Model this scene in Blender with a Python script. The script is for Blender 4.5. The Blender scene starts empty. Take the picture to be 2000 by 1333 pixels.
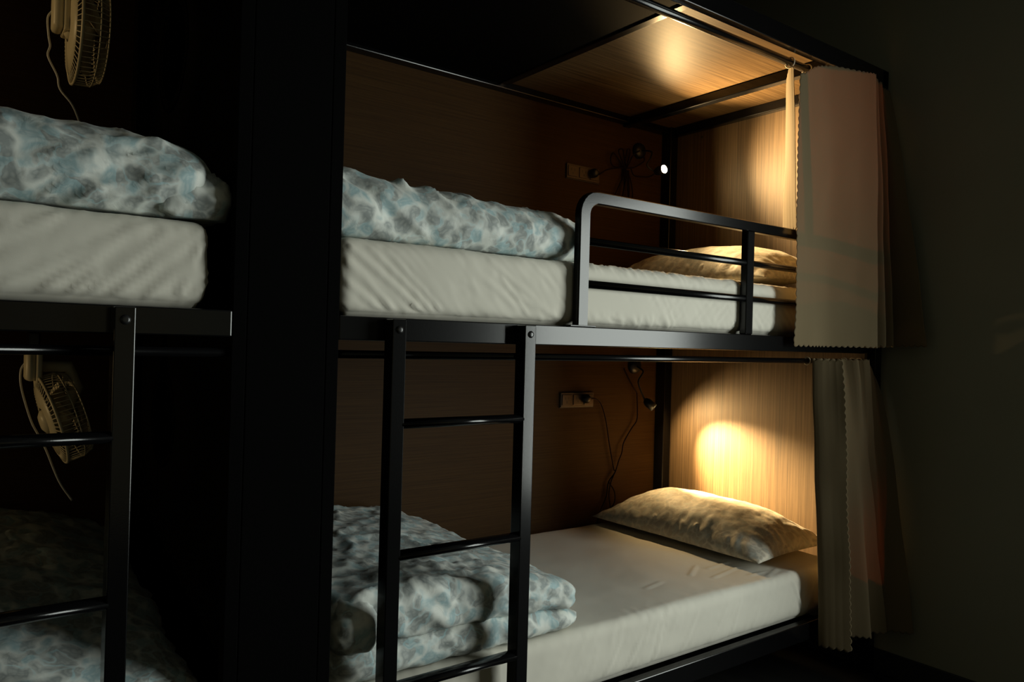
import bpy, bmesh, math, random
import numpy as np
from mathutils import Matrix, Vector, noise
random.seed(7)
C = bpy.context.scene.collection
scene = bpy.context.scene
PI = math.pi

# ------------------------------------------------------------------ camera
def setup_camera():
    yaw, pitch, roll = map(math.radians, (36.816, .199, 1.554))
    fwd = Vector((math.sin(yaw)*math.cos(pitch), math.cos(yaw)*math.cos(pitch), math.sin(pitch)))
    r = Vector((math.cos(yaw), -math.sin(yaw), 0)); u = r.cross(fwd)
    r2 = r*math.cos(roll)+u*math.sin(roll); u2 = u*math.cos(roll)-r*math.sin(roll)
    cd = bpy.data.cameras.new('camera'); co = bpy.data.objects.new('camera', cd); C.objects.link(co)
    m = Matrix.Identity(4)
    for i in range(3):
        m[i][0] = r2[i]; m[i][1] = u2[i]; m[i][2] = -fwd[i]
    m[0][3], m[1][3], m[2][3] = -2.945, -1.605, 1.267
    co.matrix_world = m
    cd.lens = 1506.16/2000*36; cd.sensor_width = 36; cd.clip_start = .05
    scene.camera = co
setup_camera()

# ------------------------------------------------------------------ world, light, exposure
w = bpy.data.worlds.new('world'); scene.world = w; w.use_nodes = True
w.node_tree.nodes['Background'].inputs[0].default_value = (.75, .85, .9, 1)
w.node_tree.nodes['Background'].inputs[1].default_value = .001
scene.view_settings.view_transform = 'Standard'
scene.view_settings.look = 'None'
scene.view_settings.gamma = 1
scene.view_settings.exposure = 0
scene.view_settings.use_curve_mapping = False
try:
    scene.cycles.use_denoising = True
    scene.cycles.max_bounces = 8
    scene.cycles.diffuse_bounces = 4
    scene.cycles.sample_clamp_indirect = 3
    scene.cycles.caustics_reflective = False
except Exception: pass

def area(name, loc, rot, sx, sy, power, col):
    l = bpy.data.lights.new(name, 'AREA'); l.shape = 'RECTANGLE'; l.size = sx; l.size_y = sy
    l.energy = power; l.color = col
    o = bpy.data.objects.new(name, l); C.objects.link(o); o.location = loc; o.rotation_euler = rot
    return o
# daylight that comes in through the open doorway of the right-hand wall
area('doorway_daylight', (.21, -1.75, 1.22), (0, math.radians(90), 0), 1.75, 1.45, 78, (.93, 1.0, .93))

def spot(name, loc, target, power, angle, blend, col, radius=.012):
    l = bpy.data.lights.new(name, 'SPOT'); l.energy = power; l.spot_size = math.radians(angle); l.spot_blend = blend
    l.color = col; l.shadow_soft_size = radius
    o = bpy.data.objects.new(name, l); C.objects.link(o); o.location = loc
    o.rotation_euler = (Vector(target)-Vector(loc)).to_track_quat('-Z', 'Y').to_euler()
    return o
WARM = (1.0, .66, .29)

# ------------------------------------------------------------------ materials
def mat(name):
    m = bpy.data.materials.new(name); m.use_nodes = True
    nt = m.node_tree; return m, nt, nt.nodes['Principled BSDF']
def nd(nt, t, **kw):
    n = nt.nodes.new(t)
    for k, v in kw.items():
        if k.startswith('i_'): n.inputs[k[2:].replace('_', ' ')].default_value = v
        else: setattr(n, k, v)
    return n
def coords(nt, scale=(1, 1, 1), loc=(0, 0, 0)):
    t = nd(nt, 'ShaderNodeTexCoord'); m = nd(nt, 'ShaderNodeMapping')
    m.inputs['Scale'].default_value = scale; m.inputs['Location'].default_value = loc
    nt.links.new(t.outputs['Object'], m.inputs['Vector']); return m.outputs['Vector']
def ramp(nt, fac, stops):
    r = nd(nt, 'ShaderNodeValToRGB'); e = r.color_ramp.elements
    while len(e) < len(stops): e.new(.5)
    for el, (p, c) in zip(e, stops):
        el.position = p; el.color = (*c, 1)
    nt.links.new(fac, r.inputs['Fac']); return r.outputs['Color']
def bump(nt, bsdf, h, strength, dist=.002):
    b = nd(nt, 'ShaderNodeBump'); b.inputs['Strength'].default_value = strength; b.inputs['Distance'].default_value = dist
    nt.links.new(h, b.inputs['Height']); nt.links.new(b.outputs['Normal'], bsdf.inputs['Normal'])

def wood(name, scale, dark, mid, light, rough=.36, spec=.5):
    m, nt, b = mat(name)
    v = coords(nt, scale)
    n1 = nd(nt, 'ShaderNodeTexNoise'); n1.inputs['Scale'].default_value = 1; n1.inputs['Detail'].default_value = 7; n1.inputs['Roughness'].default_value = .68
    nt.links.new(v, n1.inputs['Vector'])
    c = ramp(nt, n1.outputs['Fac'], [(.28, dark), (.5, mid), (.72, light)])
    nt.links.new(c, b.inputs['Base Color'])
    b.inputs['Roughness'].default_value = rough
    b.inputs['Specular IOR Level'].default_value = spec
    bump(nt, b, n1.outputs['Fac'], .12, .001)
    return m
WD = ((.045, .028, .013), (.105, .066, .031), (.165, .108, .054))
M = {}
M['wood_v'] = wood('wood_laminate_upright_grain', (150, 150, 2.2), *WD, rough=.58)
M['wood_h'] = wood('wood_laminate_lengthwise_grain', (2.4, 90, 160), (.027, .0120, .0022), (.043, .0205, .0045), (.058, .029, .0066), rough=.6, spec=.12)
M['wood_c'] = wood('wood_laminate_canopy', (2.0, 90, 90), (.036, .0224, .0104), (.084, .053, .025), (.132, .086, .043), rough=.50, spec=.03)

m, nt, b = mat('black_powder_coated_steel'); M['black'] = m
b.inputs['Base Color'].default_value = (.0025, .0025, .0028, 1); b.inputs['Roughness'].default_value = .18
b.inputs['Specular IOR Level'].default_value = .38
n1 = nd(nt, 'ShaderNodeTexNoise'); n1.inputs['Scale'].default_value = 420; n1.inputs['Detail'].default_value = 2
nt.links.new(coords(nt), n1.inputs['Vector']); bump(nt, b, n1.outputs['Fac'], .12, .0004)
m, nt, b = mat('matt_black_board'); M['board'] = m
b.inputs['Base Color'].default_value = (.0012, .0012, .0012, 1); b.inputs['Roughness'].default_value = .8; b.inputs['Specular IOR Level'].default_value = .03
m, nt, b = mat('bolt_steel'); M['bolt'] = m
b.inputs['Base Color'].default_value = (.05, .05, .05, 1); b.inputs['Roughness'].default_value = .3; b.inputs['Metallic'].default_value = .8

def cloth(name, col, trans=0, weave=900, tr_col=None, rough=.85, sheen=.1):
    m, nt, b = mat(name)
    n = nd(nt, 'ShaderNodeTexNoise'); n.inputs['Scale'].default_value = 3; n.inputs['Detail'].default_value = 3
    nt.links.new(coords(nt), n.inputs['Vector'])
    c = ramp(nt, n.outputs['Fac'], [(.3, tuple(x*.93 for x in col)), (.7, col)])
    nt.links.new(c, b.inputs['Base Color']); b.inputs['Roughness'].default_value = rough
    b.inputs['Specular IOR Level'].default_value = .2; b.inputs['Sheen Weight'].default_value = sheen
    wv = nd(nt, 'ShaderNodeTexNoise'); wv.inputs['Scale'].default_value = weave; wv.inputs['Detail'].default_value = 1
    nt.links.new(coords(nt), wv.inputs['Vector'])
    bump(nt, b, wv.outputs['Fac'], .15, .0006)
    if trans:
        out = nt.nodes['Material Output']; t = nd(nt, 'ShaderNodeBsdfTranslucent'); t.inputs['Color'].default_value = (*(tr_col or col), 1)
        mx = nd(nt, 'ShaderNodeMixShader'); mx.inputs[0].default_value = trans
        nt.links.new(b.outputs[0], mx.inputs[1]); nt.links.new(t.outputs[0], mx.inputs[2]); nt.links.new(mx.outputs[0], out.inputs['Surface'])
    return m
M['sheet'] = cloth('fitted_sheet_off_white', (.72, .69, .60))
M['curtain'] = cloth('curtain_beige', (.185, .14, .075), trans=.15, tr_col=(.46, .17, .032), weave=1400)

def printed(name, base, blue, grey, sc=22, k=1.0):
    m, nt, b = mat(name)
    v = coords(nt)
    wn = nd(nt, 'ShaderNodeTexNoise'); wn.inputs['Scale'].default_value = 16; nt.links.new(v, wn.inputs['Vector'])
    mixv = nd(nt, 'ShaderNodeMix', data_type='VECTOR'); mixv.inputs['Factor'].default_value = .08
    nt.links.new(v, mixv.inputs['A']); nt.links.new(wn.outputs['Color'], mixv.inputs['B'])
    vo = nd(nt, 'ShaderNodeTexVoronoi'); vo.feature = 'SMOOTH_F1'; vo.inputs['Scale'].default_value = sc; vo.inputs['Smoothness'].default_value = .5
    nt.links.new(mixv.outputs['Result'], vo.inputs['Vector'])
    # each cell is a flower head or a leaf of the print
    sep = nd(nt, 'ShaderNodeSeparateColor'); nt.links.new(vo.outputs['Color'], sep.inputs[0])
    cellc = ramp(nt, sep.outputs[0], [(.34, grey), (.42, blue), (.72, blue), (.80, grey)])
    msk = ramp(nt, vo.outputs['Distance'], [(.42, (1, 1, 1)), (.78, (0, 0, 0))])
    petal = nd(nt, 'ShaderNodeTexVoronoi'); petal.inputs['Scale'].default_value = sc*3.2
    nt.links.new(mixv.outputs['Result'], petal.inputs['Vector'])
    pm = ramp(nt, petal.outputs['Distance'], [(.25, (.75, .75, .75)), (.6, (1, 1, 1))])
    mm = nd(nt, 'ShaderNodeMix', data_type='RGBA', blend_type='MULTIPLY'); mm.inputs['Factor'].default_value = 1
    nt.links.new(msk, mm.inputs['A']); nt.links.new(pm, mm.inputs['B'])
    mx = nd(nt, 'ShaderNodeMix', data_type='RGBA'); mx.inputs['A'].default_value = (*base, 1)
    nt.links.new(mm.outputs['Result'], mx.inputs['Factor']); nt.links.new(cellc, mx.inputs['B'])
    nt.links.new(mx.outputs['Result'], b.inputs['Base Color'])
    b.inputs['Roughness'].default_value = .62; b.inputs['Specular IOR Level'].default_value = .35; b.inputs['Sheen Weight'].default_value = .1
    wr = nd(nt, 'ShaderNodeTexNoise'); wr.inputs['Scale'].default_value = 26; wr.inputs['Detail'].default_value = 3; wr.inputs['Distortion'].default_value = 1.2
    nt.links.new(v, wr.inputs['Vector']); bump(nt, b, wr.outputs['Fac'], .22, .006)
    return m
M['duvet'] = printed('flower_print_cotton', (.74, .77, .72), (.34, .47, .49), (.30, .33, .32), sc=32)
M['pillow'] = printed('flower_print_pillowcase', (.72, .67, .55), (.50, .50, .43), (.46, .42, .34), sc=44)

def plain(name, col, rough=.5, emis=None, strength=0, metallic=0):
    m, nt, b = mat(name); b.inputs['Base Color'].default_value = (*col, 1); b.inputs['Roughness'].default_value = rough
    b.inputs['Metallic'].default_value = metallic
    if emis: b.inputs['Emission Color'].default_value = (*emis, 1); b.inputs['Emission Strength'].default_value = strength
    return m
M['cable'] = plain('dark_red_brown_cable', (.012, .004, .004), .5)
M['cable'].node_tree.nodes['Principled BSDF'].inputs['Specular IOR Level'].default_value = .08
M['blackplastic'] = plain('black_plastic', (.008, .008, .008), .35)
M['fan'] = plain('cream_fan_plastic', (.62, .55, .38), .4)
M['fancord'] = plain('pale_fan_cord', (.6, .6, .58), .5)
M['bulb'] = plain('lit_lamp_lens', (.9, .8, .6), .3, (1, .72, .34), 600)
M['bulb_dim'] = plain('recessed_lamp_lens', (.9, .8, .6), .3, (1, .72, .34), 120)
M['plate'] = plain('socket_plate_brown', (.07, .042, .026), .45)
M['socketdark'] = plain('socket_frame_dark', (.03, .02, .02), .5)
M['ring'] = plain('curtain_ring_cream', (.7, .6, .45), .5)

def wallmat(name, col, sc=60):
    m, nt, b = mat(name)
    n = nd(nt, 'ShaderNodeTexNoise'); n.inputs['Scale'].default_value = 2.5; n.inputs['Detail'].default_value = 4
    nt.links.new(coords(nt), n.inputs['Vector'])
    nt.links.new(ramp(nt, n.outputs['Fac'], [(.3, tuple(x*.9 for x in col)), (.7, col)]), b.inputs['Base Color'])
    b.inputs['Roughness'].default_value = .85; b.inputs['Specular IOR Level'].default_value = .2
    n2 = nd(nt, 'ShaderNodeTexNoise'); n2.inputs['Scale'].default_value = sc; nt.links.new(coords(nt), n2.inputs['Vector'])
    bump(nt, b, n2.outputs['Fac'], .1, .002); return m
M['wall'] = wallmat('grey_painted_wall', (.28, .27, .20))
M['ceiling'] = wallmat('ceiling_paint', (.12, .12, .11))
M['skirt'] = plain('dark_skirting', (.02, .02, .02), .5)
m, nt, b = mat('dark_floor_tiles'); M['floor'] = m
bt = nd(nt, 'ShaderNodeTexBrick'); bt.offset = 0; bt.inputs['Scale'].default_value = 1
bt.inputs['Brick Width'].default_value = .6; bt.inputs['Row Height'].default_value = .6; bt.inputs['Mortar Size'].default_value = .004
bt.inputs['Color1'].default_value = (.012, .012, .011, 1); bt.inputs['Color2'].default_value = (.014, .013, .012, 1); bt.inputs['Mortar'].default_value = (.006, .006, .006, 1)
nt.links.new(coords(nt), bt.inputs['Vector']); nt.links.new(bt.outputs['Color'], b.inputs['Base Color']); b.inputs['Roughness'].default_value = .8; b.inputs['Specular IOR Level'].default_value = .1

# ------------------------------------------------------------------ helpers
def tag(o, label=None, cat=None, group=None, kind=None):
    if label: o['label'] = label
    if cat: o['category'] = cat
    if group: o['group'] = group
    if kind: o['kind'] = kind
    return o
def empty(name, loc):
    o = bpy.data.objects.new(name, None); C.objects.link(o); o.location = loc; o.empty_display_size = .1; return o
def origin_of(o):
    v = Vector(o.location)
    p = o.parent
    while p is not None: v += Vector(p.location); p = p.parent
    return v
def mesh_obj(name, V, F, m, parent=None, smooth=False, origin=None):
    """V in world coordinates; the object's own origin is moved to a sensible point"""
    V = np.asarray(V, float)
    if origin is None:
        lo, hi = V.min(0), V.max(0); origin = Vector(((lo[0]+hi[0])/2, (lo[1]+hi[1])/2, lo[2]))
    me = bpy.data.meshes.new(name)
    me.from_pydata((V-np.array(origin)).tolist(), [], F); me.update()
    if smooth: me.polygons.foreach_set('use_smooth', [True]*len(me.polygons))
    me.materials.append(m)
    o = bpy.data.objects.new(name, me); C.objects.link(o)
    if parent is not None:
        o.parent = parent; o.location = Vector(origin)-origin_of(parent)
    else: o.location = origin
    return o

class MB:
    def __init__(s): s.V = []; s.F = []
    def add(s, V, F):
        n = len(s.V); s.V += [tuple(v) for v in V]; s.F += [tuple(i+n for i in f) for f in F]; return s
    def box(s, x0, x1, y0, y1, z0, z1, bev=.002):
        x0, x1 = min(x0, x1), max(x0, x1)
        bm = bmesh.new(); bmesh.ops.create_cube(bm, size=1)
        for v in bm.verts:
            v.co = Vector((x0 if v.co.x < 0 else x1, y0 if v.co.y < 0 else y1, z0 if v.co.z < 0 else z1))
        bev = min(bev, .45*min(x1-x0, y1-y0, z1-z0))
        if bev > 0: bmesh.ops.bevel(bm, geom=bm.edges[:], offset=bev, segments=2, profile=.5, affect='EDGES')
        bm.verts.ensure_lookup_table(); bm.verts.index_update()
        s.add([v.co[:] for v in bm.verts], [[v.index for v in f.verts] for f in bm.faces]); bm.free(); return s
    def tube(s, pts, r, n=10, ry=None, cap=True):
        """swept round (or oval) tube; r may be a list"""
        P = [Vector(p) for p in pts]; N = len(P)
        T = [(P[min(i+1, N-1)]-P[max(i-1, 0)]).normalized() for i in range(N)]
        up = Vector((0, 0, 1)) if abs(T[0].z) < .9 else Vector((0, 1, 0))
        a = T[0].cross(up).normalized(); V = []
        for i in range(N):
            a = (a-T[i]*a.dot(T[i])).normalized(); b = T[i].cross(a)
            ra = r[i] if isinstance(r, (list, tuple)) else r; rb = ry if ry else ra
            for k in range(n):
                t = 2*PI*k/n; V.append(P[i]+a*ra*math.cos(t)+b*rb*math.sin(t))
        F = [(i*n+k, i*n+(k+1) % n, (i+1)*n+(k+1) % n, (i+1)*n+k) for i in range(N-1) for k in range(n)]
        if cap: F += [tuple(range(n-1, -1, -1)), tuple((N-1)*n+k for k in range(n))]
        s.add(V, F); return s
    def lathe(s, prof, base, axis, n=32):
        """prof: (r, h) list revolved about axis from base"""
        ax = Vector(axis).normalized(); a = ax.orthogonal().normalized(); b = ax.cross(a); base = Vector(base)
        V = []
        for r, h in prof:
            for k in range(n):
                t = 2*PI*k/n; V.append(base+ax*h+a*r*math.cos(t)+b*r*math.sin(t))
        F = [(i*n+k, i*n+(k+1) % n, (i+1)*n+(k+1) % n, (i+1)*n+k) for i in range(len(prof)-1) for k in range(n)]
        s.add(V, F); return s
    def build(s, name, m, parent=None, smooth=False, origin=None):
        return mesh_obj(name, s.V, s.F, m, parent, smooth, origin)

def spline(pts, n):
    """Catmull-Rom through pts, n samples"""
    P = [np.array(p, float) for p in pts]; P = [2*P[0]-P[1]]+P+[2*P[-1]-P[-2]]; out = []
    K = len(P)-3
    for i in range(n):
        t = i/(n-1)*K; k = min(int(t), K-1); t -= k
        a, b, c, d = P[k:k+4]
        out.append(.5*((2*b)+(-a+c)*t+(2*a-5*b+4*c-d)*t*t+(-a+3*b-3*c+d)*t**3))
    return np.array(out)

def nz(P, sc, seed=0, oct=3):
    off = Vector((seed*13.7, seed*5.1, seed*9.3))
    return np.array([noise.fractal(Vector(p)*sc+off, 1.0, 2.0, oct, noise_basis='PERLIN_ORIGINAL') for p in P])

def rounded_grid(lo, hi, r, step):
    """a closed rounded box with a fine even grid over all six faces; returns V, F, normals"""
    lo = np.array(lo, float); hi = np.array(hi, float)
    idx = {}; V = []; F = []
    n = [max(2, int(round((hi[i]-lo[i])/step))) for i in range(3)]
    def vid(key):
        if key not in idx: idx[key] = len(V); V.append([lo[i]+(hi[i]-lo[i])*key[i]/n[i] for i in range(3)])
        return idx[key]
    for ax in range(3):
        b, c = [(1, 2), (2, 0), (0, 1)][ax]
        for side in (0, n[ax]):
            for i in range(n[b]):
                for j in range(n[c]):
                    q = []
                    for (di, dj) in ((0, 0), (1, 0), (1, 1), (0, 1)):
                        k = [0, 0, 0]; k[ax] = side; k[b] = i+di; k[c] = j+dj; q.append(vid(tuple(k)))
                    F.append(tuple(q) if side else tuple(q[::-1]))
    V = np.array(V); r = np.minimum(np.array(r if hasattr(r, '__len__') else [r]*3, float), (hi-lo)*.499)
    inner = np.clip(V, lo+r, hi-r); d = (V-inner)/r
    L = np.linalg.norm(d, axis=1); L[L == 0] = 1; N = d/L[:, None]
    V = inner+N*r
    Nn = N/r; Nn /= np.linalg.norm(Nn, axis=1)[:, None]
    return V, F, Nn

def drawn(V, ang, along, across, seed, amp, power=3):
    """fine drawn folds running at an angle in the front (X-Z) plane"""
    c, s_ = math.cos(math.radians(ang)), math.sin(math.radians(ang))
    Q = np.stack([(V[:, 0]*c+V[:, 2]*s_)*along, (-V[:, 0]*s_+V[:, 2]*c)*across, V[:, 1]*(along+across)*.35], 1)
    r = np.clip(1-np.abs(nz(Q, 1.0, seed, 2))*2.6, 0, 1)**power
    return r*amp

def crease(V, a, b, wd, amp, taper=.25):
    """ridge (amp>0) or groove along segment a-b; returns offsets along the normal"""
    a = np.array(a, float); b = np.array(b, float); d = b-a; L2 = d@d
    t = np.clip(((V-a)@d)/L2, 0, 1); q = a+t[:, None]*d
    dist = np.linalg.norm(V-q, axis=1)
    prof = np.exp(-(dist/wd)**2)-.45*np.exp(-(dist/(wd*2.2))**2)
    tp = np.clip(np.minimum(t+.15, 1.1-t)/taper, 0, 1)
    return amp*prof*tp

# ------------------------------------------------------------------ the room
def struct(name, mb, m):
    o = mb.build(name, m); o['kind'] = 'structure'; return o
XW = .10
struct('floor', MB().box(-6.2, 1.6, -4.2, 1.3, -.1, 0, 0), M['floor'])
struct('ceiling', MB().box(-6.2, 1.6, -4.2, 1.3, 2.95, 3.05, 0), M['ceiling'])
struct('wall_back', MB().box(-6.2, .2, 1.16, 1.26, 0, 2.95, 0), M['wall'])
struct('wall_left', MB().box(-6.2, -6.1, -4.1, 1.16, 0, 2.95, 0), M['wall'])
struct('wall_front', MB().box(-6.1, .1, -4.2, -4.1, 0, 2.95, 0), M['wall'])
mb = MB()
D0, D1, DH = -1.0, -2.5, 2.12       # doorway in the right-hand wall
mb.box(XW, XW+.1, D0, 1.16, 0, 2.95, 0); mb.box(XW, XW+.1, -4.1, D1, 0, 2.95, 0); mb.box(XW, XW+.1, D1, D0, DH, 2.95, 0)
struct('wall_right', mb, M['wall'])
mb = MB(); mb.box(XW-.012, XW+.11, D0-.0, D0+.06, 0, DH+.06); mb.box(XW-.012, XW+.11, D1-.06, D1, 0, DH+.06); mb.box(XW-.012, XW+.11, D1, D0, DH, DH+.06)
struct('door_1', mb, M['skirt'])
struct('baseboard_right', MB().box(XW-.012, XW, D0+.06, 1.1, 0, .09), M['skirt'])

# ------------------------------------------------------------------ bunk beds
BD = 1.05                       # inner depth
RT, RB = 1.32, 1.265            # upper side rail top, bottom
LT, LB = .27, .205              # lower side rail
def make_bunk(f, lad, visible_extras):
    """f maps the right-hand bunk's X to this bunk's X (mirrored for the other one)"""
    def bx(mb, x0, x1, *a, **k): a0, a1 = f(x0), f(x1); return mb.box(min(a0, a1), max(a0, a1), *a, **k)
    x_mid = f(-1.13)
    root = empty('bunk_bed', (x_mid, .5, 0))
    B = M['black']
    # corner posts
    for (x0, x1, y0, y1) in ((.03, .075, -.03, .02), (-.055, -.001, .99, BD), (-2.252, -2.215, .99, BD)):
        bx(MB(), x0, x1, y0, y1, 0, 2.392, bev=.004).build('post', B, root)
    bx(MB(), -2.2545, -2.225, .0, .03, 0, 2.32, bev=.002).build('post', M['board'], root)
    # panels
    bx(MB(), 0, .018, .0, BD, .2, 2.36, bev=0).build('end_panel', M['wood_v'], root)
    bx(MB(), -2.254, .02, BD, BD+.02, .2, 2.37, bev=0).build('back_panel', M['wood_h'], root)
    bx(MB(), -1.06, .02, .0, BD, 2.36, 2.378, bev=0).build('canopy_panel', M['wood_c'], root)
    tag(bx(MB(), -2.254, -1.06, .0, BD, 2.345, 2.378, bev=0).build('canopy_panel', M['board'], root), 'black canopy board')
    # rails
    for (a, b2) in ((RT, RB), (LT, LB)):
        mb = MB(); bx(mb, -2.225, .03, .0, .03, b2, a, bev=.003); mb.build('side_rail', B, root)
        mb = MB(); bx(mb, -2.215, -.055, BD-.035, BD, b2, a, bev=.003); mb.build('back_rail', B, root)
        mb = MB()
        for k in range(12):
            x = -2.12+k*.182; bx(mb, x, x+.06, .03, BD-.035, a-.028, a-.008, bev=.002)
        mb.build('slats', M['board'], root)
    # base board under the upper mattress and end rails
    bx(MB(), -2.21, -.06, .03, BD-.035, RB-.0, RB+.02, bev=0).build('base_board', M['board'], root)
    # canopy frame: front beam, end bar, cross bar, back bar
    bx(MB(), -2.254, .075, -.03, .0, 2.325, 2.392, bev=.003).build('canopy_beam', B, root)
    for x0, x1, z0, z1 in ((-.036, -.0005, 2.318, 2.36), (-.33, -.29, 2.32, 2.36), (-1.10, -1.062, 2.34, 2.36)):
        bx(MB(), x0, x1, .0, BD, z0, z1, bev=.004).build('canopy_crossbar', B, root)
    bx(MB(), -2.21, -.06, BD-.05, BD, 2.33, 2.36, bev=.004).build('canopy_crossbar', B, root)
    # curtain tracks
    mb = MB(); mb.tube([(f(-2.25), .03, 2.306), (f(.02), .03, 2.306)], .0145, 14); mb.build('curtain_rod', B, root, True)
    mb = MB(); mb.tube([(f(-2.25), .018, 1.233), (f(.02), .018, 1.233)], .0095, 12)
    mb.build('curtain_rod', B, root, True)
    # guard rail: rounded rectangular frame tube
    g = MB()
    xs, xe, zt, zb, R = -1.497, -.03, 1.686, RT-.0, .05
    pts = [(xs, zb), (xs, zt-R)]+[(xs+R-R*math.cos(t), zt-R+R*math.sin(t)) for t in np.linspace(.15, PI/2-.15, 6)]+[(xs+R, zt), (xe, zt)]
    V = []; n = 8
    P = [Vector((f(p[0]), .014, p[1])) for p in pts]
    for i, p in enumerate(P):
        T = (P[min(i+1, len(P)-1)]-P[max(i-1, 0)]).normalized(); S = Vector((0, 1, 0)).cross(T).normalized()
        for (a, c) in ((-.0195, -.010), (-.0165, -.0135), (.0165, -.0135), (.0195, -.010), (.0195, .010), (.0165, .0135), (-.0165, .0135), (-.0195, .010)):
            V.append(p+S*a*(.9 if i > 6 else 1)+Vector((0, c, 0)))
    F = [(i*n+k, i*n+(k+1) % n, (i+1)*n+(k+1) % n, (i+1)*n+k) for i in range(len(P)-1) for k in range(n)]
    F += [tuple(range(n)), tuple((len(P)-1)*n+k for k in range(n))]
    g.add(V, F)
    gr = g.build('guard_rail', B, root)
    bx(MB(), -.763, -.725, .0, .028, RT, 1.67, bev=.004).build('post', B, gr)
    for z in (1.562, 1.441):
        MB().tube([(f(-1.479), .014, z), (f(-.03), .014, z)], .0115, 12).build('rail_bar', B, gr, True)
    bx(MB(), -1.545, -1.45, -.002, .03, RT, RT+.004, bev=.001).build('foot_plate', B, gr)
    # ladder
    s0 = lad
    ld = empty('ladder', (0, 0, 0)); ld.parent = root
    ld.location = Vector((f(s0[0]), -.02, 0))-Vector(root.location)
    for (a, b2) in s0[1]:
        st = MB().box(a, b2, -.042, -.001, .0, RT-.004, .002).build('stile', B, ld)
        MB().lathe([(0, .004), (.004, .004), (.008, .003), (.0095, 0)], ((a+b2)/2, -.0419, 1.292), (0, -1, 0), 16).build('bolt', M['bolt'], st, True)
    xa, xb = s0[1][0][1], s0[1][1][0]
    xa, xb = min(s0[1][0][1], s0[1][1][1]), max(s0[1][0][0], s0[1][1][0])
    for z in (1.074, .768, .462, .156):
        MB().tube([(xa-.004, -.022, z), (xb+.004, -.022, z)], .021, 20, ry=.0115).build('rung', B, ld, True)
    # small bolts joining frame
    if visible_extras:
        for (x, y, z) in ((f(-.0), .84, 2.29),):
            MB().lathe([(0, .003), (.004, .003), (.006, 0)], (x-.002, y, z), (-1, 0, 0), 12).build('bolt', M['bolt'], root, True)
    return root
bunk_r = make_bunk(lambda x: x, (-1.9, [(-2.113, -2.078), (-1.733, -1.697)]), True)
tag(bunk_r, 'black metal framed bunk bed on the right, beside the bare wall', 'bunk bed')
CM = 2*-2.342
bunk_l = make_bunk(lambda x: CM-x, (-2.1, [(-3.064, -3.028), (-2.683, -2.647)]), False)
tag(bunk_l, 'black metal framed bunk bed on the left, unlit, with white fans hanging inside', 'bunk bed')
pp = MB().box(-2.4285, -2.2555, .0, BD+.02, 0, 2.40, .002).build('partition', M['board'])
tag(pp, 'tall black partition standing between the left and right bunk beds', 'partition')

# ------------------------------------------------------------------ mattresses
def mattress(x0, x1, z0, z1, label, creases, seed, step=.0075, ang=-55, y0=.032, da=1.0):
    V, F, N = rounded_grid((x0, y0, z0+.001), (x1, BD-.045, z1), (.03, .028, .035), step)
    # soft sheet: gentle waviness and drawn folds on the front
    d = nz(V, 3.2, seed, 2)*.0035+nz(V*np.array([1, 1, 2.2]), 9, seed+3, 2)*.0014
    for (ca, cb, cw, camp) in creases: d += crease(V, ca, cb, cw*.72, camp*1.7)
    face = np.clip((y0+.10-V[:, 1])/.08, .12, 1)
    mask = np.clip(.15+nz(V, 2.1, seed+20, 2)*2.2, 0, 1)*face
    d += drawn(V, ang, 3.0, 24, seed+30, .0055*da)*mask+drawn(V, ang+14, 5, 42, seed+31, .0022*da)*face*.8
    low = np.clip((z0+.05-V[:, 2])/.05, 0, 1)
    d -= low*.008
    d[V[:, 2] < z0+.004] = 0
    V = V+N*d[:, None]
    V[:, 1] = np.maximum(V[:, 1], .0305) if z0 > 1 else V[:, 1]
    V[:, 2] = np.clip(V[:, 2], z0+.0005, z1+.004)
    V[:, 0] = np.clip(V[:, 0], x0-.02, x1+.015)
    o = mesh_obj('mattress', V, F, M['sheet'], None, True)
    return tag(o, label, 'mattress')
Yf = .03
def fr(lst, wd=.008, amp=.006): return [((a, Yf, b), (c, Yf, d), wd*k, amp*k2) for a, b, c, d, k, k2 in lst]
rnd = random.Random(3)
cr = fr([(-2.19, 1.48, -1.98, 1.33, 1.2, 1.3), (-2.15, 1.49, -1.95, 1.33, .9, 1.1), (-2.10, 1.485, -1.93, 1.335, .8, 1.1), (-2.2, 1.45, -2.06, 1.33, 1.3, 1.2),
         (-2.2, 1.40, -2.1, 1.335, 1.1, .9), (-2.04, 1.37, -1.99, 1.33, .7, 1.0), (-1.86, 1.46, -1.70, 1.36, 1.4, .6), (-1.80, 1.48, -1.60, 1.36, 1.2, .55),
         (-1.76, 1.44, -1.66, 1.34, 1.0, .7), (-1.72, 1.40, -1.55, 1.34, 1.3, .6), (-1.66, 1.49, -1.54, 1.40, 1.0, .5)])
for k in range(9):
    x = -1.32+k*.085+rnd.uniform(-.02, .02); cr += fr([(x, 1.35, x+.10, 1.44+rnd.uniform(-.01, .03), .8, .65)])
for k in range(5):
    x = -1.12+k*.05; cr += fr([(x, 1.495, x+.01, 1.46, .6, .5)])
for k in range(4):
    x = -1.44+k*.03; cr += fr([(x, 1.39-k*.012, x+.10, 1.33, .7, .6)])
for (x, z, a, b) in ((-.80, 1.49, -.93, 1.41), (-.78, 1.46, -.9, 1.37), (-.70, 1.49, -.60, 1.42), (-.69, 1.40, -.62, 1.34)): cr += fr([(x, z, a, b, .9, .8)])
mattress(-2.212, -.06, RT, 1.503, 'white sheeted mattress on the upper bed of the right bunk, behind the guard rail', cr, 1)
cr = []
for k in range(11):
    x = -1.35+k*.115+rnd.uniform(-.03, .03); s = rnd.uniform(.03, .09); cr += fr([(x, .285, x+s, .36+rnd.uniform(0, .06), 1.1, .6)])
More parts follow.
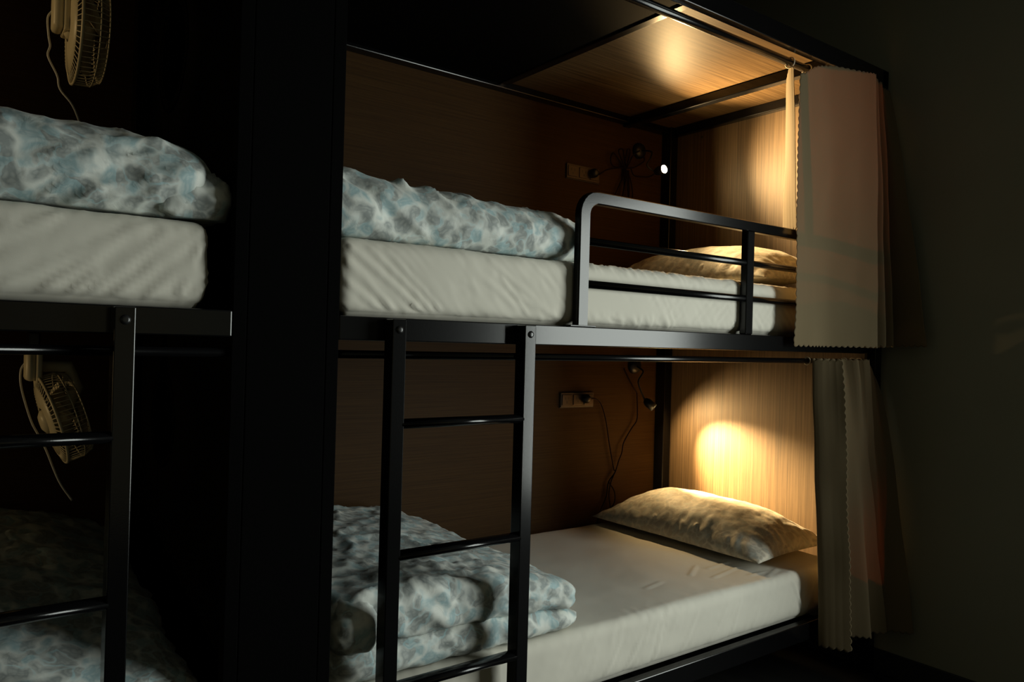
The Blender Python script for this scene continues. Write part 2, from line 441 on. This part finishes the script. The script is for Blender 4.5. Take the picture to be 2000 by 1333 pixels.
cr += fr([(-.32, .29, -.20, .43, 1, .9), (-.27, .28, -.17, .36, 1, .9), (-.22, .28, -.12, .43, 1, .9), (-.4, .42, -.33, .30, 1, .8)])
for (a, b2, c, d2) in ((-.75, .22, -.62, .30), (-.70, .16, -.5, .2), (-1.0, .2, -.9, .22), (-.56, .11, -.45, .10), (-.62, .25, -.48, .26), (-.5, .07, -.4, .1)):
    cr.append(((a, b2, .45), (c, d2, .45), .010, .004))
mattress(-2.212, -.06, LT, .45, 'white sheeted mattress on the lower bed of the right bunk, one bare pillow end visible', cr, 2, .0095, 62, da=.4)
cr = []
for (a, b2, c, d2) in ((-2.86, 1.34, -2.62, 1.48), (-2.80, 1.33, -2.66, 1.45), (-2.72, 1.33, -2.58, 1.47), (-2.68, 1.33, -2.60, 1.40), (-2.90, 1.40, -2.76, 1.49), (-2.95, 1.36, -2.84, 1.46), (-2.62, 1.33, -2.53, 1.42), (-2.75, 1.33, -2.70, 1.38), (-2.55, 1.35, -2.515, 1.45)):
    cr += fr([(a, b2, c, d2, 1.4, 1.1)])
mattress(-4.63, -2.497, RT, 1.50, 'white sheeted mattress on the upper bed of the left bunk', cr, 3, .0095, 40, da=.8)
mattress(-4.63, -2.497, LT, .45, 'shadowed mattress on the lower bed of the left bunk', [], 4, .03)
bpy.data.objects['mattress.001']['label'] = 'white sheeted mattress on the lower bed of the right bunk'

# ------------------------------------------------------------------ duvets
def slab(lo, hi, r, step, seed, amp=.012, sc=5, creases=(), shape=None, floor_z=None, ang=40):
    V, F, N = rounded_grid(lo, hi, r, step)
    d = nz(V, sc, seed, 3)*amp+nz(V, sc*2.2, seed+5, 2)*amp*.2
    # sharp pulls in the cotton
    rg = 1-np.abs(nz(V*np.array([1.0, 1.6, 1.3]), sc*.9, seed+9, 2))*3.0
    d += np.clip(rg, 0, 1)**3*amp*.55
    for (ca, cb, cw, camp) in creases: d += crease(V, ca, cb, max(cw, .012), camp*1.25)
    mask = np.clip(.3+nz(V, 3.5, seed+20, 2)*2.2, 0, 1)
    d += drawn(V, ang, 4.5, 22, seed+30, amp*.75, 2)*mask+drawn(V, ang-70, 5, 18, seed+33, amp*.3, 2)*(1-mask)
    V = V+N*d[:, None]
    if shape: V = shape(V)
    if floor_z is not None: V[:, 2] = np.maximum(V[:, 2], floor_z)
    return V, F
def duvet(slabs, label, cat='duvet'):
    mb = MB()
    for V, F in slabs: mb.add(V.tolist(), F)
    return tag(mb.build('duvet', M['duvet'], None, True), label, cat)

# upper right: long folded roll, sinking towards its right end
def shp_ur(V):
    V = V.copy(); t = np.clip((V[:, 0]+2.2)/.78, 0, 1.1)
    z = V[:, 2]-1.503; fac = 1-.16*t-.25*np.clip((t-.8)/.3, 0, 1)**2
    V[:, 2] = 1.503+z*fac
    return V
cu = [((-2.2, .06, 1.66), (-2.06, .05, 1.55), .02, -.018), ((-2.06, .1, 1.69), (-1.96, .05, 1.56), .012, .015), ((-2.1, .06, 1.60), (-1.98, .05, 1.54), .014, .010),
      ((-1.98, .1, 1.68), (-1.90, .05, 1.60), .014, .013), ((-1.86, .1, 1.66), (-1.80, .05, 1.60), .012, -.010), ((-1.9, .07, 1.63), (-1.84, .06, 1.57), .01, .009),
      ((-1.62, .12, 1.66), (-1.58, .05, 1.60), .010, .014), ((-1.75, .1, 1.66), (-1.66, .06, 1.60), .010, .008), ((-1.55, .06, 1.62), (-1.50, .05, 1.56), .009, .009),
      ((-2.2, .3, 1.7), (-1.5, .34, 1.68), .02, -.008)]
s1 = slab((-2.252, .04, 1.500), (-1.43, .80, 1.666), (.03, .085, .085), .0085, 11, .009, 5, cu, shp_ur, 1.5085)
s2 = slab((-2.15, .10, 1.502), (-1.385, .70, 1.592), (.04, .05, .045), .014, 14, .010, 9, (), None, 1.5085)
duvet([s1, s2], 'folded blue flower print duvet on the upper bed of the right bunk')

# upper left: thick rounded end with a tucked corner
def shp_ul(V):
    V = V.copy(); t = np.clip((V[:, 0]+2.95)/.5, 0, 1)
    z = V[:, 2]-1.50; V[:, 2] = 1.50+z*(1.0-.10*t-.10*t*t)
    return V
cu = [((-2.80, .05, 1.57), (-2.53, .06, 1.70), .016, .016), ((-2.72, .04, 1.53), (-2.60, .04, 1.64), .013, .012), ((-2.86, .05, 1.72), (-2.85, .04, 1.56), .010, .008),
      ((-2.64, .04, 1.56), (-2.54, .04, 1.62), .008, -.010), ((-2.49, .05, 1.67), (-2.50, .04, 1.57), .012, -.013), ((-2.58, .03, 1.51), (-2.49, .04, 1.57), .012, .013), ((-2.62, .03, 1.51), (-2.52, .03, 1.54), .009, .010)]
s1 = slab((-3.55, .02, 1.498), (-2.475, .80, 1.682), (.09, .09, .10), .0095, 21, .011, 5, cu, shp_ul, 1.5055)
s2 = slab((-2.60, .03, 1.50), (-2.45, .40, 1.60), (.05, .04, .045), .0095, 25, .012, 9, (), None, 1.5055)
duvet([s1, s2], 'thick folded blue flower print duvet on the upper bed of the left bunk')

# lower right: stack of folds, higher towards the wall, pointed right corner at the front
def shp_lr(zb):
    def g(V):
        V = V.copy()
        # right edge slants: the front corner reaches further right
        t = np.clip((V[:, 0]+1.95)/.45, 0, 1.2); y = np.clip(V[:, 1], 0, 1)
        z = V[:, 2]-.45
        V[:, 2] = .45+z*(1-.42*t**2*(1-.5*y))*(1+.10*y)
        V[:, 0] += t*(-.02+.10*(1-y))
        return V
    return g
ck = [((-2.15, .5, .70), (-1.65, .45, .66), .015, -.012), ((-2.15, .2, .69), (-1.7, .25, .67), .02, .012), ((-2.0, .12, .68), (-1.72, .10, .66), .013, .012),
      ((-1.8, .08, .66), (-1.74, .04, .56), .012, .012), ((-1.9, .05, .66), (-1.86, .04, .56), .011, -.011), ((-2.0, .05, .63), (-1.9, .04, .56), .02, .014)]
a = slab((-2.205, .045, .448), (-1.50, .98, .545), (.06, .045, .045), .0105, 31, .010, 6, (((-1.9, .04, .53), (-1.84, .04, .46), .011, .012), ((-1.75, .04, .53), (-1.71, .04, .46), .011, .012)), shp_lr(0), .4555)
b_ = slab((-2.205, .035, .540), (-1.52, .97, .662), (.05, .042, .040), .0095, 33, .012, 6, ck, shp_lr(0), .4555)
c_ = slab((-2.205, .010, .535), (-2.085, .42, .655), (.04, .05, .055), .0085, 35, .008, 8, (), None, .4555)
duvet([a, b_, c_], 'layered blue flower print duvet on the lower bed of the right bunk')

# lower left: dark heap
def shp_ll(V):
    V = V.copy(); t = np.clip((V[:, 0]+2.9)/.42, 0, 1.1); y = np.clip(V[:, 1], 0, 1)
    z = V[:, 2]-.45; V[:, 2] = .45+z*(1-.35*t)*(.42+.65*y)
    return V
ck = [((-2.72, .05, .62), (-2.68, .04, .5), .015, .014), ((-2.62, .05, .60), (-2.58, .04, .5), .013, .012), ((-2.8, .04, .60), (-2.74, .04, .5), .013, -.012)]
a = slab((-3.5, .04, .448), (-2.50, .98, .83), (.08, .12, .16), .013, 41, .02, 4, ck, shp_ll, .4555)
duvet([a], 'dark shadowed duvet heaped on the lower bed of the left bunk')

# ------------------------------------------------------------------ pillows
def pillow(cx, cy, zb, lx, ly, h, label, seed, tilt=0, creases=()):
    nu, nv = 96, 150; V = []; F = []
    for side in (1, -1):
        for j in range(nv+1):
            for i in range(nu+1):
                u = -1+2*i/nu; v = -1+2*j/nv
                pin = 1-.07*(1-abs(v)**3)*0-.05*(1-abs(u)**2)*0
                ex = 1-.055*math.cos(v*PI/2)*1 if True else 1
                ey = 1-.05*math.cos(u*PI/2)
                x = u*lx/2*ex; y = v*ly/2*ey
                th = max(0, (1-abs(u)**2.4))**.62*max(0, (1-abs(v)**3.0))**.62
                z = side*h*.5*th
                V.append((x, y, z))
    W = (nu+1)*(nv+1)
    for s in range(2):
        for j in range(nv):
            for i in range(nu):
                q = [s*W+j*(nu+1)+i, s*W+j*(nu+1)+i+1, s*W+(j+1)*(nu+1)+i+1, s*W+(j+1)*(nu+1)+i]
                F.append(tuple(q if s == 0 else q[::-1]))
    V = np.array(V)
    n = nz(V, 7, seed, 3)*.007
    edge = np.minimum(1-np.abs(V[:, 0])/(lx/2), 1-np.abs(V[:, 1])/(ly/2))
    # puckers that run in from the seams
    pk = np.sin(V[:, 1]*95+nz(V, 6, seed+2, 2)*5)*np.exp(-np.clip(1-np.abs(V[:, 0])/(lx/2), 0, 1)*4.5)*.0035
    pk += np.sin(V[:, 0]*110+nz(V, 6, seed+4, 2)*5)*np.exp(-np.clip(1-np.abs(V[:, 1])/(ly/2), 0, 1)*5)*.003
    msk = np.clip(edge*7, 0, 1)
    d = (n+pk)*msk
    for (ca, cb, cw, camp) in creases: d += crease(V, ca, cb, cw*.75, camp*1.7)*msk
    V[:, 2] += d*np.sign(V[:, 2]+1e-9)
    V[:, 2] = np.where(V[:, 2] < 0, V[:, 2]*.22, V[:, 2]*1.25)
    bot = V[:, 2].min()
    V[:, 2] -= bot
    if tilt: V[:, 2] += np.clip((V[:, 0]+lx/2)/lx, 0, 1)**1.2*tilt
    V += np.array([cx, cy, zb])
    o = mesh_obj('pillow', V, F, M['pillow'], None, True)
    wd = o.modifiers.new('weld', 'WELD'); wd.merge_threshold = .0004
    return tag(o, label, 'pillow')
ckp = [((-.20, -.05, .05), (-.03, .02, .07), .012, .008), ((-.21, -.12, .05), (-.05, -.16, .07), .010, .008), ((-.19, -.2, .05), (-.08, -.10, .06), .010, .007), ((-.2, .1, .05), (-.08, .16, .06), .010, .007),
       ((-.2, -.28, .04), (-.06, -.24, .05), .010, .008), ((-.12, -.38, .03), (-.10, -.26, .05), .010, .006)]
pillow(-.262, .560, .4555, .48, .90, .235, 'flower print pillow on the lower bed of the right bunk, below the bright lamp spot', 5, .012, ckp)
pillow(-.275, .560, 1.5085, .47, .90, .25, 'flower print pillow on the upper bed of the right bunk, seen through the guard rail', 6, .03, ckp)

# ------------------------------------------------------------------ curtains
def sheet(top, bot, zt, zb, n=260, nv=150, edge0=True, edge1=False, seed=1, ymax=-.004):
    """cloth hanging between a plan-view path at the top and one at the hem; scalloped edges"""
    T = spline(top, n); Bm = spline(bot, n); V = []
    L = np.concatenate([[0], np.cumsum(np.linalg.norm(np.diff(Bm, axis=0), axis=1))])
    for j in range(nv+1):
        v = j/nv
        for i in range(n):
            s = i/(n-1); e = v**.85
            p = T[i]*(1-e)+Bm[i]*e
            za = zt(s) if callable(zt) else zt; zz = zb(s) if callable(zb) else zb
            sc = abs(math.sin(PI*L[i]/.024))
            z = (za+.006*sc)*(1-v)+(zz-.008*sc)*v
            dx = 0
            if edge0:
                wv = abs(math.sin(PI*z/.027))*.007*math.exp(-L[i]/.02)
                t = Bm[1]-Bm[0]; t = t/np.linalg.norm(t); p = p-t*wv
            V.append((p[0], p[1], z))
    V = np.array(V)
    V[:, 1] += nz(V*np.array([1, 1, .5]), 7, seed, 2)*.006
    V[:, 0] += nz(V*np.array([1, 1, .4]), 6, seed+7, 2)*.003
    V[:, 0] = np.minimum(V[:, 0], .094)
    if ymax is not None:
        V[:, 1] = np.minimum(V[:, 1], np.where(V[:, 0] > .022, -.034, ymax))
    F = [(j*n+i, j*n+i+1, (j+1)*n+i+1, (j+1)*n+i) for j in range(nv) for i in range(n-1)]
    return V, F
def curtain(parts, label):
    mb = MB()
    for V, F in parts: mb.add(V.tolist(), F)
    o = mb.build('curtain', M['curtain'], None, True)
    sm = o.modifiers.new('thickness', 'SOLIDIFY'); sm.thickness = .0014; sm.offset = 0
    return tag(o, label, 'curtain')
# upper curtain
top = [(-.505, -.012), (-.42, -.018), (-.32, -.030), (-.20, -.062), (-.122, -.080), (-.104, -.030), (-.094, -.036), (-.068, -.060), (-.050, -.020), (-.040, -.04), (-.022, -.052), (-.005, -.012), (.005, -.03), (.020, -.038), (.062, -.040)]
bot = [(-.530, -.036), (-.44, -.038), (-.335, -.036), (-.23, -.078), (-.125, -.118), (-.095, -.040), (-.080, -.060), (-.052, -.110), (-.028, -.030), (-.012, -.06), (.004, -.110), (.026, -.045), (.056, -.07), (.058, -.14), (.054, -.212)]
def zt_u(s):
    # the first flap has slipped down from the rod, the rest hangs from rings
    return 2.296+.022*min(1, max(0, (s-.06)/.08))-.045*math.exp(-((s-.0)/.05)**2)-.014*max(0, s-.75)/.25
front = sheet(top, bot, zt_u, lambda s: 1.291+.012*s, seed=2)
strip = sheet([(-.510, .012), (-.500, .034), (-.480, .055), (-.455, .075)], [(-.470, .010), (-.452, .040), (-.430, .075), (-.405, .11)], lambda s: 2.295-.05*abs(s-.3), 1.715, n=50, nv=110, edge0=False, seed=4, ymax=None)
cu_top = curtain([front, strip], 'beige curtain with scalloped hem bunched at the right end of the upper bunk')
# lower curtain: the leading edge is folded back over the first pleat
top = [(-.345, -.105), (-.365, -.070), (-.392, -.030), (-.392, -.014), (-.34, -.008), (-.25, -.010), (-.22, -.036), (-.185, -.020), (-.150, -.056), (-.115, -.024), (-.09, -.048), (-.062, -.05), (-.045, -.015), (-.01, -.034), (.062, -.040)]
bot = [(-.283, -.128), (-.303, -.088), (-.322, -.045), (-.318, -.028), (-.27, -.020), (-.20, -.060), (-.150, -.036), (-.085, -.100), (-.045, -.060), (.012, -.112), (.006, -.062), (.026, -.090), (.042, -.120), (.056, -.150), (.070, -.185)]
low = sheet(top, bot, lambda s: 1.238-.13*max(0, (s-.88)/.12)**1.5, lambda s: .195-.0*s+.02*max(0, s-.6), seed=8)
cu_low = curtain([low], 'beige curtain with scalloped hem bunched at the right end of the lower bunk')
# rings carrying the curtains
def rings(cu, xs, y, z, r):
    for x in xs:
        R = [(x, y+r*math.cos(t), z+r*math.sin(t)) for t in np.linspace(0, 2*PI, 21)]
        MB().tube(R, .0022, 6, cap=False).build('curtain_ring', M['ring'], cu, True)
rings(cu_top, (-.507, -.40, -.30, -.20, -.10, -.05, 0), .03, 2.305, .0185)
rings(cu_low, (-.37, -.12, -.06, -.01), .018, 1.233, .0135)

# ------------------------------------------------------------------ reading lamps and sockets
def socket(zc, label):
    o = empty('power_socket', (-.581, BD, zc-.033))
    MB().box(-.681, -.481, BD-.010, BD-.0005, zc-.033, zc+.033, .003).build('face_plate', M['plate'], o)
    for x in (-.648, -.581, -.514):
        mo = MB().box(x-.027, x+.027, BD-.014, BD-.009, zc-.024, zc+.024, .002).build('socket_module', M['plate'], o)
        fm = MB()
        for dx, dz, sx, sz in ((-.010, .006, .0025, .005), (.010, .006, .0025, .005), (0, -.010, .0035, .005)):
            fm.box(x+dx-sx, x+dx+sx, BD-.0146, BD-.0135, zc+dz-sz, zc+dz+sz, 0)
        fm.build('pin_hole', M['socketdark'], mo)
    MB().box(-.684, -.478, BD-.006, BD-.0004, zc-.037, zc-.033, .001).build('plate_rim', M['socketdark'], o)
    tag(o, label, 'power socket')
    return o
socket(2.058, 'brown power socket on the back panel above the upper bed of the right bunk')
socket(1.019, 'brown power socket on the back panel above the lower bed of the right bunk')

def lamp(label, mount, neck, head, aim, cords, plug, depth=.0572, lens='bulb'):
    mount = Vector(mount); head = Vector(head); ax = (Vector(aim)-head).normalized()
    o = empty('reading_lamp', mount)
    MB().lathe([(0, .028), (.020, .027), (.034, .020), (.038, .008), (.038, 0), (0, 0)], mount, (0, -1, 0), 28).build('mounting_base', M['blackplastic'], o, True)
    back = head-ax*.052
    MB().tube(spline([mount+Vector((0, -.02, 0))]+[Vector(p) for p in neck]+[back], 30), .004, 8).build('gooseneck', M['blackplastic'], o, True)
    hd = MB().lathe([(0, 0), (.010, 0), (.015, .006), (.0205, .02), (.0205, .058), (.0185, .058), (.0185, .046)], back, ax, 28).build('lamp_head', M['blackplastic'], o, True)
    MB().lathe([(0, depth+.001), (.009, depth+.0007), (.0183, depth)], back, ax, 24).build('lens', M[lens], hd, True)
    mb = MB()
    for c in cords: mb.tube(spline(c, 12*len(c)), .0033, 7)
    mb.build('cord', M['cable'], o, True)
    p = Vector(plug)
    MB().lathe([(0, 0), (.018, 0), (.021, .004), (.021, .022), (.013, .034), (.006, .036), (0, .036)], p, (0, -1, 0), 24).build('plug', M['blackplastic'], o, True)
    return tag(o, label, 'lamp')
YC = 1.035
up_head = (-.312, .80, 2.078)
up_aim = (-.36, .0, 2.13)
def W(pts, y=YC): return [(x, y-.004*(i % 3), z) for i, (x, z) in enumerate(pts)]
pc = (-.535, BD-.015, 2.062)
lamp('lit reading lamp with coiled dark cord shining on the upper bed of the right bunk', (-.222, BD-.001, 2.222), [(-.235, .95, 2.20), (-.31, .88, 2.15), (-.355, .86, 2.10)], up_head, up_aim,
     [[(pc[0]+.01, BD-.04, pc[2])]+W([(-.49, 2.066), (-.446, 2.093), (-.38, 2.112), (-.323, 2.120)], 1.03),
      W([(-.323, 2.12), (-.399, 2.178), (-.425, 2.150), (-.40, 2.12), (-.323, 2.118)]),
      W([(-.323, 2.12), (-.375, 2.19), (-.355, 2.205), (-.335, 2.18), (-.320, 2.118)], 1.03),
      W([(-.32, 2.12), (-.315, 2.20), (-.300, 2.215), (-.29, 2.19), (-.318, 2.118)], 1.038),
      W([(-.32, 2.12), (-.263, 2.135), (-.205, 2.175), (-.215, 2.21)], 1.03),
      W([(-.32, 2.12), (-.28, 2.19), (-.245, 2.215)], 1.025),
      W([(-.32, 2.12), (-.30, 2.085), (-.25, 2.085), (-.19, 2.095), (-.15, 2.12)], 1.0),
      W([(-.322, 2.12), (-.335, 2.08), (-.36, 2.04), (-.385, 1.97), (-.36, 1.94), (-.335, 2.00), (-.322, 2.11)], 1.036),
      W([(-.322, 2.12), (-.322, 2.07), (-.345, 1.99), (-.33, 1.96), (-.30, 1.99), (-.31, 2.11)], 1.03),
      W([(-.318, 2.12), (-.292, 2.08), (-.275, 2.0), (-.283, 1.955), (-.30, 1.99), (-.315, 2.10)], 1.034)], pc)
lo_head = (-.215, .915, .985)
lo_aim = (0, .53, .63)
pc = (-.545, BD-.015, 1.024)
lamp('reading lamp with hanging cord aimed at the end panel above the lower pillow', (-.215, BD-.001, 1.175), [(-.23, .97, 1.15), (-.27, .96, 1.10)], lo_head, lo_aim,
     [[(pc[0], BD-.045, pc[2]), (-.489, 1.02, 1.022), (-.439, YC, .997), (-.405, YC, .922), (-.375, YC, .80), (-.344, YC, .688), (-.334, YC, .668), (-.376, YC, .622), (-.386, YC, .56), (-.43, YC-.01, .50), (-.50, YC-.06, .458)],
      W([(-.20, 1.045), (-.198, .96), (-.205, .91), (-.231, .871), (-.285, .807), (-.30, .76), (-.312, .72), (-.334, .675), (-.369, .62), (-.37, .56), (-.362, .50)]),
      W([(-.376, .622), (-.345, .58), (-.345, .53), (-.37, .49)], 1.03),
      W([(-.294, 1.163), (-.275, 1.13), (-.238, 1.077), (-.20, 1.045)])], pc, .047, 'bulb_dim')
spot('upper_lamp_beam', Vector(up_head)+(Vector(up_aim)-Vector(up_head)).normalized()*.013, up_aim, 180, 124, 1.0, WARM)
spot('lower_lamp_beam', Vector(lo_head)+(Vector(lo_aim)-Vector(lo_head)).normalized()*.012, lo_aim, 260, 70, 1.0, WARM, .008)
spot('lower_lamp_spill', Vector(lo_head)+(Vector(lo_aim)-Vector(lo_head)).normalized()*.012, lo_aim, 17, 155, 1.0, WARM, .008)

# ------------------------------------------------------------------ wall fans of the left bunk
def fan(label, bx_, disc, axis, R, cord, arm):
    c = Vector(disc); ax = Vector(axis).normalized(); a = ax.orthogonal().normalized(); b = ax.cross(a)
    (x0, x1, y0, y1, z0, z1, ztop) = bx_
    o = empty('hanging_fan', ((x0+x1)/2, (y0+y1)/2, ztop))
    MB().box(x0+.006, x1-.006, y0+.01, y1-.01, z1-.01, ztop, .004).build('hanger', M['black'], o)
    MB().box(x0, x1-.012, y0, y1, z0, z1, .010).build('switch_box', M['fan'], o, True)
    MB().box(x1-.014, x1, y0-.004, y1+.004, z0-.004, z1, .004).build('switch_box_cover', M['fan'], o)
    MB().tube(arm, .016, 14).build('arm', M['fan'], o, True)
    # motor and hub
    MB().lathe([(0, -.024), (.018, -.023), (.030, -.016), (.034, .0), (.034, .012), (0, .014)], c, ax, 28).build('motor_housing', M['fan'], o, True)
    hub = MB().lathe([(0, .052), (.018, .050), (.026, .04), (.028, .016), (0, .016)], c, ax, 24).build('hub', M['fan'], o, True)
    bl = MB()
    for k in range(3):
        V = []; F = []; t0 = 2*PI*k/3
        for i in range(9):
            r = .022+(R*.80-.022)*i/8; wdt = (.35+.30*math.sin(PI*min(1, i/7)))
            for j in range(7):
                u = (j/6-.5); t = t0+u*wdt*2; h = .034+u*.032
                V.append(c+ax*h+(a*math.cos(t)+b*math.sin(t))*r)
        for i in range(8):
            for j in range(6): F.append((i*7+j, i*7+j+1, (i+1)*7+j+1, (i+1)*7+j))
        n0 = len(V); V2 = [v+ax*.0015 for v in V]; F2 = [tuple(i+n0 for i in f[::-1]) for f in F]
        bl.add(V+V2, F+F2)
    bl.build('blades', M['fan'], hub, True)
    # solid rear guard with slots near its rim; wire front guard
    rear = MB(); n = 72
    prof = [(.038, -.012), (R*.45, -.012), (R*.80, -.006), (R*.80, -.004), (R*.45, -.010), (.038, -.010)]
    rear.lathe(prof, c, ax, n)
    for k in range(60):
        t = 2*PI*k/60; d = a*math.cos(t)+b*math.sin(t)
        rear.tube([c+ax*(-.006)+d*R*.79, c+ax*(.002)+d*R*.99], .0014, 5)
    ringp = [c+ax*.004+(a*math.cos(t)+b*math.sin(t))*R for t in np.linspace(0, 2*PI, 61)]
    rear.tube(ringp, .004, 8, cap=False); rear.build('rear_guard', M['fan'], o, True)
    fg = MB()
    for k in range(60):
        t = 2*PI*k/60; d = a*math.cos(t)+b*math.sin(t)
        fg.tube([c+ax*.004+d*R, c+ax*.045+d*R*.985, c+ax*.066+d*R*.90, c+ax*.074+d*R*.5, c+ax*.076+d*.03], .0011, 5)
    for rr, h in ((R*.985, .045), (R*.90, .067), (.03, .077)):
        fg.tube([c+ax*h+(a*math.cos(t)+b*math.sin(t))*rr for t in np.linspace(0, 2*PI, 49)], .0018, 6, cap=False)
    fg.lathe([(0, .080), (.026, .078), (.030, .074)], c, ax, 24)
    fg.build('front_guard', M['fan'], o, True)
    MB().tube(spline(cord, 60), .0026, 7).build('cord', M['fancord'], o, True)
    return tag(o, label, 'fan')
fan('cream fan hanging under the canopy above the upper bed of the left bunk', (-.0-2.721, -2.683, .69, .76, 2.05, 2.25, 2.344), (-2.672, .72, 2.066), (1, .0, 0), .143,
    [(-2.717, .75, 2.11), (-2.728, .75, 2.087), (-2.725, .75, 2.041), (-2.721, .75, 2.015), (-2.725, .75, 1.987), (-2.703, .75, 1.941), (-2.695, .75, 1.906), (-2.66, .75, 1.859), (-2.62, .80, 1.76), (-2.60, .84, 1.66)],
    [(-2.70, .725, 2.12), (-2.685, .725, 2.10), (-2.672, .722, 2.06)])
fan('dim cream fan hanging under the upper bunk above the lower bed of the left bunk', (-2.759, -2.722, .69, .76, 1.138, 1.215, 1.264), (-2.700, .72, 1.035), (.95, .05, .30), .118,
    [(-2.755, .75, 1.185), (-2.765, .75, 1.162), (-2.762, .75, 1.116), (-2.74, .75, 1.035), (-2.722, .75, .995), (-2.703, .75, .953), (-2.672, .75, .87), (-2.640, .75, .815)],
    [(-2.74, .725, 1.175), (-2.66, .725, 1.175), (-2.64, .724, 1.12), (-2.67, .722, 1.05)])

# the reading lamps of the left bunk stand at its far left end and light the two fans
def left_lamp(label, mount, neck, head, aim, pw, ang):
    lamp(label, mount, neck, head, aim, [[(mount[0]+.03, 1.035, mount[2]-.02), (mount[0]+.08, 1.035, mount[2]-.12), (mount[0]+.30, 1.035, mount[2]-.15)]], (mount[0]+.30, BD-.015, mount[2]-.16))
    spot('left_lamp_beam', Vector(head)+(Vector(aim)-Vector(head)).normalized()*.022, aim, pw, ang, .8, WARM)
left_lamp('reading lamp at the head of the upper bed of the left bunk', (-4.46, BD-.001, 2.222), [(-4.44, .95, 2.2)], (-4.38, .80, 2.12), (-2.70, .70, 2.04), 14, 17)
left_lamp('reading lamp at the head of the lower bed of the left bunk', (-4.46, BD-.001, 1.175), [(-4.44, .95, 1.15)], (-4.38, .80, 1.10), (-2.72, .70, 1.06), 6, 20)
